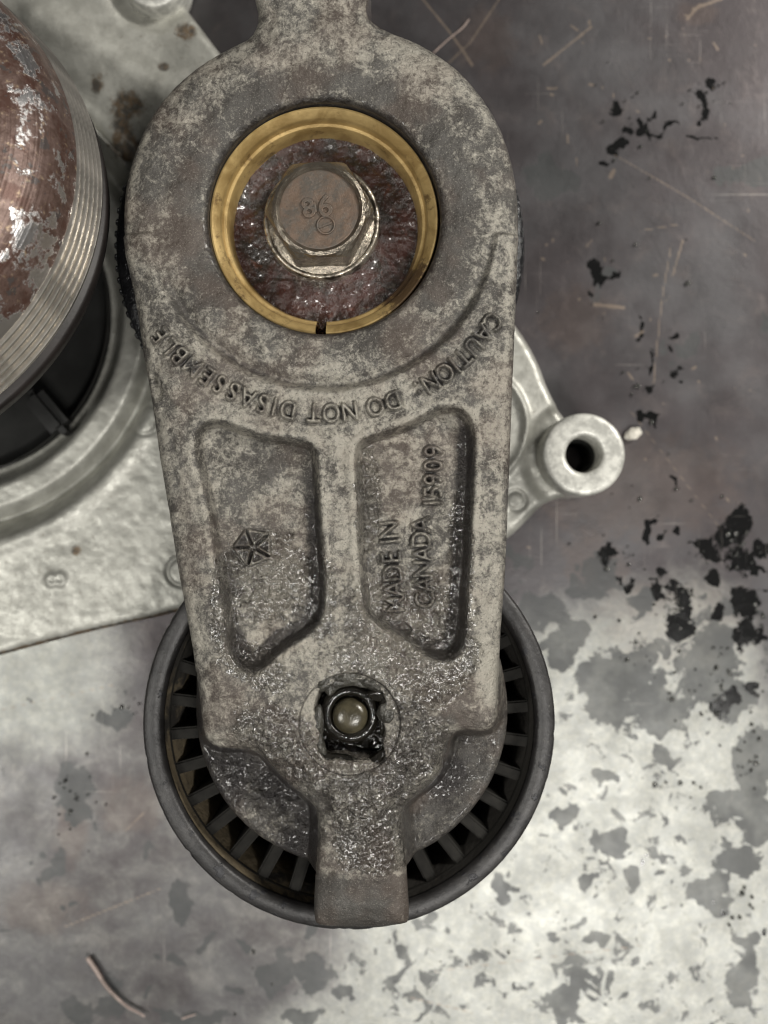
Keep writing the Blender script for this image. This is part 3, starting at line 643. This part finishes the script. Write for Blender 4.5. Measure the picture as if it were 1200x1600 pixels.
def zarm(U, V):
    b = sdf(body_p, U, V, 300) + vnoise(U, V, 60, 5, 2) * 3
    f = circ((548, 1122), 252, U, V)
    # rounded shoulders of the arm, 13 px radius, softer at the sides
    zb = roundoff(np.maximum(b, 0.0), 17) - 0.10 * sstep(44, 4, b)
    zs = -0.72 + roundoff(np.maximum(f, 0), 14) + 0.05 * sstep(40, 8, f) - 0.10 * sstep(0, 90, f)
    t = sstep(-19, 5, b)
    z = np.where(f > -2, zs + (zb - zs) * t, zb)
    z = np.where((b < 5) & (f > 0), z, zb * (b > 0) + z * (b <= 0))
    # lip of the bore
    rb = np.hypot(U - BORE[0], V - BORE[1]) - 183
    z += roundoff(np.maximum(rb, 0), 13) - 0.05 * np.exp(-(rb / 26) ** 2)
    # face round the bore lies a little lower than the lettered web
    rh = np.hypot(U - 505, V - 338)
    up = sstep(264, 278, rh + vnoise(U, V, 40, 8) * 4) * sstep(361, 369, V)
    z += 0.10 * up - 0.07 * np.exp(-((rh - 261) / 9) ** 2) * sstep(400, 480, V)
    # pockets
    for pk, dp in ((pocketL, 0.27), (pocketR, 0.27)):
        p = sdf(pk, U, V, 40) + vnoise(U, V, 50, 15, 2) * 4
        z -= dp * sstep(-4, 11, p)
        z += 0.018 * np.exp(-((p + 9) / 7) ** 2)
    # machined spot face and the hole round the stud
    rs = np.hypot(U - 547, V - 1130)
    z -= 0.035 * sstep(79, 76, rs) + 0.02 * np.exp(-((rs - 78) / 2.0) ** 2)
    hp = sdf(hole_p, U, V, 40) - 3 + vnoise(U, V, 22, 25, 3) * 15
    z -= 0.75 * sstep(-5, 6, hp)
    z -= 0.05 * sstep(1360, 1450, V)
    z += vnoise(U, V, 90, 41, 3) * 0.06 + vnoise(U, V, 22, 42, 3) * 0.035 + vnoise(U, V, 7, 44, 2) * 0.016
    # small dents and nicks on the left edge and on the web
    for (a, b2_, q, dp) in [(538, 915, 20, .04), (545, 985, 12, .04), (248, 610, 9, .06), (240, 590, 7, .05), (520, 895, 9, .03), (551, 1052, 9, .06)]:
        z -= dp * np.exp(-(((U - a) ** 2 + ((V - b2_) * .6) ** 2) / q ** 2)) * (0.6 + 2 * vnoise(U, V, 8, 60))
    ft = 0.3 * vnoise(U, V, 30, 66, 2) + 1
    wz = np.maximum.reduce([np.exp(-(((U - a) / c_) ** 2 + ((V - b2_) / d_) ** 2) ** 2) for (a, b2_, c_, d_) in [(570, 1250, 90, 115), (640, 1170, 80, 90), (420, 1180, 90, 70), (400, 1260, 90, 90), (430, 960, 80, 90), (640, 950, 90, 90)]]) * (V < 1368)
    wz = wz * (1 - np.clip(sample(T3, U, V) * 3, 0, 1))
    z += wz * (vnoise(U, V, 8, 301, 2) * 0.068 + vnoise(U, V, 15, 305, 1) * 0.05)
    z += (0.135 * sample(T1, U, V) - 0.085 * sample(T3, U, V)) * ft
    return z
X, F, U2, V2, n0 = heightfield(180, 822, -60, 1460, 1.5, ARM, darm, zarm, ARM - 1.5)
U, V = U2, V2
# the bore's own wall reaches deeper than the arm's outer skirt
isb = (np.arange(len(X)) >= n0) & (np.hypot(U - BORE[0], V - BORE[1]) < 190)
wet = np.zeros(len(U))
for e_ in [(590,1270,80,110,0,.9),(560,1200,120,60,0,.9),(660,1180,60,60,0,.9),(440,1160,80,50,30,1.0),(400,1040,60,30,30,1.0),(700,1020,50,40,0,1.0),(640,960,90,60,0,1.2),(620,1050,100,60,0,1.2),(500,930,24,70,0,1.0),(575,780,20,90,0,1.0),(350,950,20,80,0,1.0),(420,900,60,60,0,1.3),(720,880,20,120,0,1.0)]:
    wet = np.maximum(wet, ell(*e_[:5], soft=e_[5]))
wet *= 1 - 0.9 * sstep(1355, 1375, V + 10 * vnoise(U, V, 20, 3))
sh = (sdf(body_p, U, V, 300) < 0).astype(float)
wet = np.maximum(wet * (1 - sh * .6), 0)
grime = np.zeros(len(U))
pl_ = sdf(pocketL, U, V, 40); pr_ = sdf(pocketR, U, V, 40)
# old oil that has run into the lower right of each pocket
grime = np.maximum(grime, np.exp(-((pl_ - 12) / 15) ** 2) * (0.95 * sstep(400, 500, U + (V - 850) * .35) * sstep(660, 760, V) + 0.9 * sstep(960, 1000, V)))
grime = np.maximum(grime, np.exp(-((pr_ - 12) / 17) ** 2) * (1.0 * sstep(650, 720, U) * sstep(620, 700, V) + 0.7 * sstep(930, 990, V)))
for e_ in [(350,1200,50,36,30),(430,1250,60,34,40),(478,1310,30,60,0),(340,1230,34,70,-20),(300,1120,16,80,0),(470,1340,50,30,20),(700,1230,40,50,30)]:
    grime = np.maximum(grime, 0.85 * ell(*e_, soft=1.2) * sh)
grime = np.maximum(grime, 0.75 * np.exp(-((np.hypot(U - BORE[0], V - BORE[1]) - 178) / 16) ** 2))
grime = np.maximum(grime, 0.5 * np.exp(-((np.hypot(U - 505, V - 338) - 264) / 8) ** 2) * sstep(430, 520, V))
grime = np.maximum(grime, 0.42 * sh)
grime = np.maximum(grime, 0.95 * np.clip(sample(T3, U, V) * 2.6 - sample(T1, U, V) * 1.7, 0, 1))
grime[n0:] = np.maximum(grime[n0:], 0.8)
pale = 0.55 * vnoise(U, V, 210, 70, 2) + 0.15
for e_, a in [((770,1000,26,130,0),.9),((760,900,30,140,0),.6),((545,1010,160,60,0),.7),((530,640,160,60,0),.5),((660,110,90,60,30),.5),((290,820,40,160,-8),.3),((420,930,50,70,0),.6),((540,800,26,160,0),.6),((770,640,26,80,0),.7)]:
    pale = np.maximum(pale, a * ell(*e_, soft=1.3))
pale -= 0.7 * np.exp(-((np.hypot(U - 505, V - 338) - 215) / 22) ** 2) * (V < 480)
rs_ = np.hypot(U - 547, V - 1130); pale = np.where((rs_ < 77) & (rs_ > 45), 0.4, pale); grime = np.maximum(grime, np.exp(-((rs_ - 79) / 1.6) ** 2) * .65)
be_ = sdf(body_p, U, V, 300); pale += 0.55 * np.exp(-((be_ - 13) / 7) ** 2) * sstep(-.15, .2, vnoise(U, V, 45, 400)) + 0.4 * np.exp(-((np.maximum(pl_, pr_) + 9) / 5) ** 2)
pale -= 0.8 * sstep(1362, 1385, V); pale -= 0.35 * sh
X[isb, 2] = ARM - 2.4
masks = [(sample(TC, U, V) > .22)[F].any(1) & (F < n0).all(1), (sample(TM, U, V) > .22)[F].any(1) & (F < n0).all(1), (sample(TS, U, V) > .3)[F].any(1) & (F < n0).all(1)]
masks.append((sh > .5)[F].all(1) & (circ((548, 1122), 252, U, V) > 0.5)[F].all(1) & (F < n0).all(1))
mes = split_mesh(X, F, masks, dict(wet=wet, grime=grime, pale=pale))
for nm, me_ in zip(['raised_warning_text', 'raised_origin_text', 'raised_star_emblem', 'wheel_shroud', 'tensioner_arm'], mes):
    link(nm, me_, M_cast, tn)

# spring case below the head: black, wet, with a knurled edge
ax = P(494, 354, ARM); ax = Vector((ax.x, ax.y, 0)); k_ = 0.01
prof = [(2.2, -.05), (3.26, -0.02), (3.38, -0.05), (3.42, -0.13), (3.43, -0.5), (3.40, -0.58), (3.40, -2.0), (3.35, -2.15), (2.2, -2.2)]
o = link('spring_case', lathe_mesh('case', prof, 260, center=(ax.x, ax.y, ARM - 1.15)), M_black, tn)
tooth = bpy.data.meshes.new('tooth'); bm = bmesh.new(); bmesh.ops.create_cube(bm, size=1)
for v_ in bm.verts: v_.co = Vector((v_.co.x * .10, v_.co.y * .11, v_.co.z * .40))
bmesh.ops.bevel(bm, geom=bm.edges[:], offset=0.02, segments=1, affect='EDGES'); bm.to_mesh(tooth); bm.free(); tooth.materials.append(M_black)
for k in list(range(50, 72)):
    a = R(360 / 110 * k); o = bpy.data.objects.new('case_tooth', tooth); C.objects.link(o); o.parent = tn
    o.matrix_parent_inverse = Matrix.Translation(-world_loc(tn))
    o.matrix_basis = Matrix.Translation((ax.x + 3.405 * math.cos(a), ax.y + 3.405 * math.sin(a), ARM - 1.46)) @ Matrix.Rotation(a, 4, 'Z')
# bracket foot under the case
link('mounting_foot', lathe_mesh('foot', [(0.2, 0), (2.9, 0), (3.0, -.1), (3.0, -.85), (0.2, -.85)], 96, center=(ax.x, ax.y, ARM - 3.3 + .82)), M_casting, tn)

# brass bushing with a gap at the bottom
bx = P(504.5, 337.5, ARM); bx = Vector((bx.x, bx.y, ARM))
prof = [(1.79, -1.3), (1.815, -0.30), (1.80, -0.265), (1.775, -0.262), (1.665, -0.355), (1.645, -0.40), (1.635, -0.50), (1.62, -0.53), (1.575, -0.54), (1.555, -0.57), (1.505, -0.97), (1.50, -1.3)]
g0 = R(-90 + 2.6 - 1.5); g1 = R(270 - 3.2 - 1.5)
me_ = lathe_mesh('bushing', prof, 220, g0, g1, center=bx)
cc = np.zeros(len(me_.vertices) * 3, np.float32); me_.vertices.foreach_get('co', cc); cc = cc.reshape(-1, 3)
an = np.degrees(np.arctan2(cc[:, 1] - bx.y, cc[:, 0] - bx.x))
dirt = np.clip(1 - np.abs(an + 40) / 42, 0, 1) * .9 + .35 * np.clip(1 - np.abs(an - 45) / 50, 0, 1)
at = me_.attributes.new('grime', 'FLOAT', 'POINT'); at.data.foreach_set('value', dirt.astype(np.float32))
o = link('brass_bushing', me_, M_brass, tn); sharp(o, 28)
# crusted washer plate and the plug of crust in the gap
def relief_disc(name, c, r, h, zf, mat, parent):
    n = int(2 * r / h); g = np.linspace(-r, r, n); GX, GY = np.meshgrid(g, g)
    rr = np.hypot(GX, GY); ok = rr < r
    q = ok[:-1, :-1] & ok[1:, :-1] & ok[:-1, 1:] & ok[1:, 1:]; idx = np.arange(GX.size).reshape(GX.shape)
    F_ = np.stack([idx[:-1, :-1][q], idx[:-1, 1:][q], idx[1:, 1:][q], idx[1:, :-1][q]], 1)
    used = np.unique(F_); rem = -np.ones(GX.size, int); rem[used] = np.arange(len(used))
    Zz = zf(GX * 100, GY * 100).ravel()[used]
    X_ = np.stack([c[0] + GX.ravel()[used], c[1] + GY.ravel()[used], c[2] + Zz], 1)
    return link(name, np_mesh(name, X_, rem[F_]), mat, parent)
def zg(x, y):
    r = np.hypot(x, y)
    return vnoise(x + 500, y + 500, 14, 90, 3) * 0.045 + vnoise(x + 500, y + 500, 40, 94, 2) * 0.05 + vnoise(x + 900, y + 100, 6, 97, 2) * 0.028 + 0.04 * sstep(130, 152, r)
relief_disc('crusted_washer', (bx.x, bx.y, ARM - 0.97), 1.60, 0.018, zg, M_gunk, tn)
bm = bmesh.new(); bmesh.ops.create_icosphere(bm, subdivisions=4, radius=1)
for v_ in bm.verts:
    v_.co = Vector((v_.co.x * .13, v_.co.y * .17, v_.co.z * .42)) * (1 + random.uniform(-.1, .1))
bmesh.ops.transform(bm, matrix=Matrix.Translation((bx.x - .045, bx.y - 1.68, ARM - .86)), verts=bm.verts)
bm_obj('crust_plug', bm, M_gunk, tn)

# pivot bolt (> flange, stamped face)
hx = P(503, 347, ARM - 0.80); bolt_c = Vector((hx.x, hx.y, ARM - 0.80))
def hexprism(rc, z0, z1, rot, rtop, nseg=96):
    """hexagon with a chamfered, dished top, as rings of radii"""
    rings = []
    A = np.linspace(0, 2 * np.pi, nseg, endpoint=False)
    hexr = rc * math.cos(math.pi / 6) / np.cos(((A - rot) % (math.pi / 3)) - math.pi / 6)
    for (rad, z) in [(hexr, z0), (hexr, z1 - .16 * (hexr / rc) ** 8 - .03), (np.minimum(hexr, rtop + .075), z1 - .03), (np.minimum(hexr, rtop + .02), z1), (np.full(nseg, rtop - .01), z1 - .03), (np.full(nseg, rtop - .04), z1 - .075), (np.full(nseg, rtop - .07), z1 - .12)]:
        rings.append(np.stack([rad * np.cos(A), rad * np.sin(A), np.full(nseg, 0.0) + z], 1))
    X_ = np.concatenate(rings); F_ = []
    for i in range(len(rings) - 1):
        for j in range(nseg):
            k = (j + 1) % nseg; F_.append((i * nseg + j, i * nseg + k, (i + 1) * nseg + k, (i + 1) * nseg + j))
    return X_, F_
X_, F_ = hexprism(0.86, 0.08, 0.86, R(2), 0.655)
X_ = X_ + np.array(bolt_c); o = link('hex_head', np_mesh('hex', X_, F_), M_hex, tn); sharp(o, 25)
link('bolt_flange', lathe_mesh('flange', [(0.5, .13), (.74, .11), (.84, .06), (.87, .05)], 120, center=bolt_c), M_hex, o)
link('flange_rim', lathe_mesh('flange', [(.865, .03), (.875, .085), (.90, .10), (.93, .09), (.95, .05), (.955, -.2)], 120, center=bolt_c), M_bolt, o)
fc = bolt_c + Vector((0, 0, .785))
def zf_(x, y): return vnoise(x + 300, y + 300, 18, 80, 3) * 0.02 + 0.03 * sstep(52, 60, np.hypot(x, y)) * 0
fm_ = lathe_mesh('head_face', [(0.001, 0)] + [(.62 * i / 24, 0.0) for i in range(1, 24)] + [(.635, .004), (.65, -.03)], 96, center=fc)
cc = np.zeros(len(fm_.vertices) * 3, np.float32); fm_.vertices.foreach_get('co', cc); cc = cc.reshape(-1, 3)
cc[:, 2] += zf_((cc[:, 0] - fc.x) * 100, (cc[:, 1] - fc.y) * 100); fm_.vertices.foreach_set('co', cc.ravel()); fm_.update()
face = link('head_face', fm_, M_boltface, o)
def stamp(ch, u, v, size, ang, parent):
    cu = bpy.data.curves.new('t', 'FONT'); cu.body = ch; cu.size = size; cu.extrude = 0.012; cu.bevel_depth = 0.012; cu.align_x = 'CENTER'; cu.align_y = 'CENTER'
    ob = bpy.data.objects.new('t', cu); C.objects.link(ob); dg = bpy.context.evaluated_depsgraph_get()
    me_ = bpy.data.meshes.new_from_object(ob.evaluated_get(dg)); bpy.data.objects.remove(ob)
    p = P(u, v, fc.z); me_.transform(Matrix.Translation((p.x, p.y, fc.z + .012)) @ Matrix.Rotation(R(ang), 4, 'Z'))
    return link('stamped_mark', me_, M_boltface, parent, False)
stamp('8', 482, 327, .42, 14, o); stamp('6', 508, 324, .46, 8, o); stamp('1', 492, 325, .22, 10, o)
p = P(509, 352, fc.z)
link('stamped_mark', lathe_mesh('ring', [(.115, 0), (.118, .022), (.135, .03), (.15, .022), (.153, 0)], 32, center=(p.x, p.y, fc.z)), M_boltface, o)
bm = bmesh.new(); bmesh.ops.create_cube(bm, size=1)
for v_ in bm.verts: v_.co = Vector((v_.co.x * .22, v_.co.y * .03, v_.co.z * .04))
bmesh.ops.transform(bm, matrix=Matrix.Translation((p.x, p.y, fc.z + .01)) @ Matrix.Rotation(R(22), 4, 'Z'), verts=bm.verts); bm_obj('stamped_mark', bm, M_boltface, o)

# stud in the lower hole: rod, collar, grease
sc_ = P(547, 1120, ARM - .1)
dm = [(0.0, 0.0), (.10, -.004), (.18, -.02), (.245, -.05), (.277, -.10), (.283, -.2), (.283, -.7)]
link('stud_end', lathe_mesh('stud', dm, 64, center=(sc_.x, sc_.y, ARM - .04)), M_rod, tn)
link('stud_collar', lathe_mesh('collar', [(.285, -.6), (.29, -.22), (.31, -.15), (.36, -.125), (.42, -.14), (.46, -.20), (.48, -.32), (.50, -.7)], 64, center=(sc_.x, sc_.y + .03, ARM)), M_oil, tn)
def zo(x, y): return vnoise(x + 700, y + 200, 16, 50, 3) * 0.16 + vnoise(x + 700, y + 200, 5, 55, 2) * 0.04
relief_disc('grease_pool', P(550, 1128, ARM - .42), 0.66, 0.02, zo, M_oil, tn)
def blob(name, pts, z0, hgt, mat, seed, sp=1.6):
    pl = smooth_poly(pts, 4); lo = pl.min(0) - 4; hi = pl.max(0) + 4
    def zf(U, V):
        d = np.maximum(sdf(pl, U, V, 60), 0); return hgt * np.sqrt(np.clip(1 - (1 - np.clip(d / 12, 0, 1)) ** 2, 0, 1)) * (1 + 1.2 * vnoise(U, V, 14, seed, 2)) + vnoise(U, V, 6, seed + 3, 1) * .01
    X_, F_, _, _, _ = heightfield(lo[0], hi[0], lo[1], hi[1], sp, z0, lambda U, V: sdf(pl, U, V, 60) + vnoise(U, V, 12, seed) * 3, zf, z0 - .08)
    return link(name, np_mesh(name, X_, F_), mat, tn)
blob('grease_smear', [(508,1078),(515,1062),(532,1054),(555,1056),(578,1062),(590,1072),(575,1076),(552,1072),(530,1076),(516,1088)], ARM - .03, .07, M_grease, 5)
blob('grease_smear', [(484,1130),(490,1110),(500,1102),(506,1120),(504,1150),(510,1176),(500,1178),(488,1162)], ARM - .03, .07, M_grease, 15)
blob('grease_smear', [(592,1102),(604,1094),(616,1104),(618,1122),(610,1134),(596,1130),(589,1116)], ARM - .03, .10, M_grease, 25)
blob('grease_smear', [(520,1192),(545,1184),(572,1188),(592,1182),(584,1196),(560,1204),(535,1202)], ARM - .04, .07, M_grease, 35)
blob('grease_smear', [(572,1082),(588,1076),(600,1084),(598,1096),(584,1094)], ARM - .05, .12, M_oil, 45)
blob('grease_smear', [(545,1040),(553,1036),(560,1044),(556,1056),(548,1052)], ARM - .01, .05, M_rod, 55)
blob('grease_smear', [(492,1052),(520,1046),(556,1048),(584,1058),(600,1074),(592,1084),(560,1070),(526,1070),(504,1082),(490,1076)], ARM - .05, .10, M_grease, 105)
blob('grease_smear', [(495,1166),(512,1176),(540,1180),(560,1186),(580,1182),(602,1166),(606,1180),(590,1194),(560,1198),(520,1196),(500,1184)], ARM - .06, .09, M_oil, 115)
blob('grease_smear', [(596,1086),(606,1096),(604,1120),(598,1150),(592,1140),(592,1110)], ARM - .06, .10, M_oil, 125)
blob('red_grit', [(505,1204),(511,1200),(518,1206),(517,1219),(509,1222),(504,1214)], ARM - .01, .05, M_red, 65, 1.2)
blob('grease_smear', [(528,870),(540,874),(556,893),(560,915),(548,905),(534,892)], ARM - .03, .03, M_grease, 75)

# plastic idler wheel under the arm's foot (> rim, inner wall, web ribs, floor)
WZ = ARM - 0.98; wc = P(545, 1132, WZ); sW = S(WZ); r_o = 323 * sW
prof = [(r_o - .50, -1.9), (r_o - .44, -.30), (r_o - .335, -.13), (r_o - .31, -.05), (r_o - .27, -0.015), (r_o - .18, 0.0), (r_o - .05, -.006), (r_o - .015, -.03), (r_o, -.08), (r_o, -2.35), (r_o - .08, -2.43), (r_o - .5, -2.43)]
n_seg = 260
me_ = lathe_mesh('rim', prof[2:], n_seg, center=wc)
cc = np.zeros(len(me_.vertices) * 3, np.float32); me_.vertices.foreach_get('co', cc); cc = cc.reshape(-1, 3)
nz = vnoise(cc[:, 0] * 100 + 3000, cc[:, 1] * 100 + 3000, 14, 12, 2)
cc[:, 2] += nz * .02
chip = np.clip(nz - .18, 0, 1) * .12
dv = cc[:, :2] - np.array(wc[:2]); rr = np.hypot(dv[:, 0], dv[:, 1]); cc[:, :2] -= dv / rr[:, None] * (chip * (rr > r_o - .1))[:, None]
me_.vertices.foreach_set('co', cc.ravel()); me_.update()
rim = link('wheel_rim', me_, M_plastic, tn)
wl_ = link('rim_inner_wall', lathe_mesh('wall', [(r_o - .34, -.155), (r_o - .37, -.36), (r_o - .50, -.62), (r_o - .60, -2.2)], n_seg, center=wc), M_dust_lit, tn)
wc_ = np.array([tuple(v.co) for v in wl_.data.vertices]); an = np.degrees(np.arctan2(wc_[:, 1] - wc.y, wc_[:, 0] - wc.x))
at = wl_.data.attributes.new('dust_lit', 'FLOAT', 'POINT'); at.data.foreach_set('value', (1.3 * np.clip(1 - np.abs(((an - 215 + 180) % 360) - 180) / 75, 0, 1) - .35).astype(np.float32))  # dust, with the lit lower-left side painted paler by angle
link('wheel_floor', lathe_mesh('floor', [(0.3, -2.1), (r_o - .4, -2.1)], 120, center=wc), M_deep, tn)  # shade between the ribs put in as a black disc
link('wheel_hub_ring', lathe_mesh('hubring', [(1.5, -2.1), (1.5, -.9), (1.6, -.6), (2.1, -.62), (2.32, -.72), (2.40, -.85), (2.42, -2.1)], 160, center=wc), M_rib, tn)
link('slot_ring', lathe_mesh('slotring', [(r_o - .31, -.30), (r_o - .34, -.36), (r_o - .385, -.375), (r_o - .40, -.41), (r_o - .42, -1.6)], n_seg, center=wc), M_rib, tn)
bm = bmesh.new(); bmesh.ops.create_cube(bm, size=1)
L = r_o - .37 - 2.3
for v_ in bm.verts: v_.co = Vector((v_.co.x * L + 2.3 + L / 2, v_.co.y * (.20 if v_.co.z > 0 else .27), v_.co.z * 1.7))
bmesh.ops.bevel(bm, geom=[e for e in bm.edges if all(v_.co.z > 0 for v_ in e.verts)], offset=0.03, segments=2, affect='EDGES')
web = bpy.data.meshes.new('web'); bm.to_mesh(web); bm.free(); web.materials.append(M_rib)
for k in range(32):
    a = R(-(-4.5 + 11.25 * k)); o = bpy.data.objects.new('web_rib', web); C.objects.link(o); o.parent = tn
    o.matrix_parent_inverse = Matrix.Translation(-world_loc(tn))
    o.matrix_basis = Matrix.Translation((wc.x, wc.y, WZ - .39 - .85)) @ Matrix.Rotation(a, 4, 'Z')

# ------------------------------------------------------------------ small loose things
def tube(name, pts, radii, mat, label, cat):
    """a bent wire of changing thickness"""
    V_ = []; F_ = []; n = 10
    pts = [Vector(p) for p in pts]
    for i, p in enumerate(pts):
        t = (pts[min(i + 1, len(pts) - 1)] - pts[max(i - 1, 0)]).normalized(); s_ = t.cross(Vector((0, 0, 1))).normalized(); u_ = s_.cross(t)
        for j in range(n):
            a = 2 * math.pi * j / n; V_.append(p + (s_ * math.cos(a) + u_ * math.sin(a)) * radii[i])
    for i in range(len(pts) - 1):
        for j in range(n): F_.append((i * n + j, i * n + (j + 1) % n, (i + 1) * n + (j + 1) % n, (i + 1) * n + j))
    bm = bmesh.new(); vs_ = [bm.verts.new(v) for v in V_]
    for f in F_: bm.faces.new([vs_[i] for i in f])
    bm.faces.new([vs_[j] for j in reversed(range(n))]); bm.faces.new([vs_[len(V_) - n + j] for j in range(n)])
    bmesh.ops.recalc_face_normals(bm, faces=bm.faces)
    o = bm_obj(name, bm, mat); tag(o, label, cat); return o
def curve_pts(p2, z, n=4):
    p = np.array(p2, float); out = []
    for i in range(len(p) - 1):
        a = p[max(i - 1, 0)]; b = p[i]; c = p[i + 1]; d = p[min(i + 2, len(p) - 1)]
        for k in range(n):
            t = k / n; q = 0.5 * ((2 * b) + (-a + c) * t + (2 * a - 5 * b + 4 * c - d) * t * t + (-a + 3 * b - 3 * c + d) * t ** 3); out.append(P(q[0], q[1], z))
    out.append(P(*p[-1], z)); return out
pts = curve_pts([(137, 1496), (150, 1515), (164, 1538), (180, 1556), (198, 1572), (216, 1582), (226, 1588)], 0.06)
tube('bent_wire', pts, [0.055 - 0.035 * i / (len(pts) - 1) for i in range(len(pts))], M_wire, 'short pale bent wire lying on the table at lower left', 'wire')
pts = curve_pts([(284, 1592), (296, 1588), (306, 1585)], 0.04)
tube('wire_sliver', pts, [.02 - .001 * i for i in range(len(pts))], M_wire, 'tiny pale sliver of wire at the bottom edge right of the bent wire', 'sliver')
pts = curve_pts([(676, 84), (700, 62), (722, 44), (733, 30)], 0.05)
tube('metal_sliver', pts, [.016] * len(pts), M_wire, 'thin straight pale metal sliver on the table above the tensioner head', 'sliver')
bm = bmesh.new(); bmesh.ops.create_icosphere(bm, subdivisions=3, radius=1)
for v_ in bm.verts:
    q = v_.co; k = 1 + .18 * math.sin(q.x * 5 + 1) * math.cos(q.y * 6) + .1 * math.sin(q.z * 9)
    v_.co = Vector((q.x * .17, q.y * .10, q.z * .08)) * k
bmesh.ops.transform(bm, matrix=Matrix.Translation(P(989, 678, .06)) @ Matrix.Rotation(R(25), 4, 'Z'), verts=bm.verts)
tag(bm_obj('white_crumb', bm, M_crumb), 'off-white crumb on the table just right of the casting boss', 'crumb')
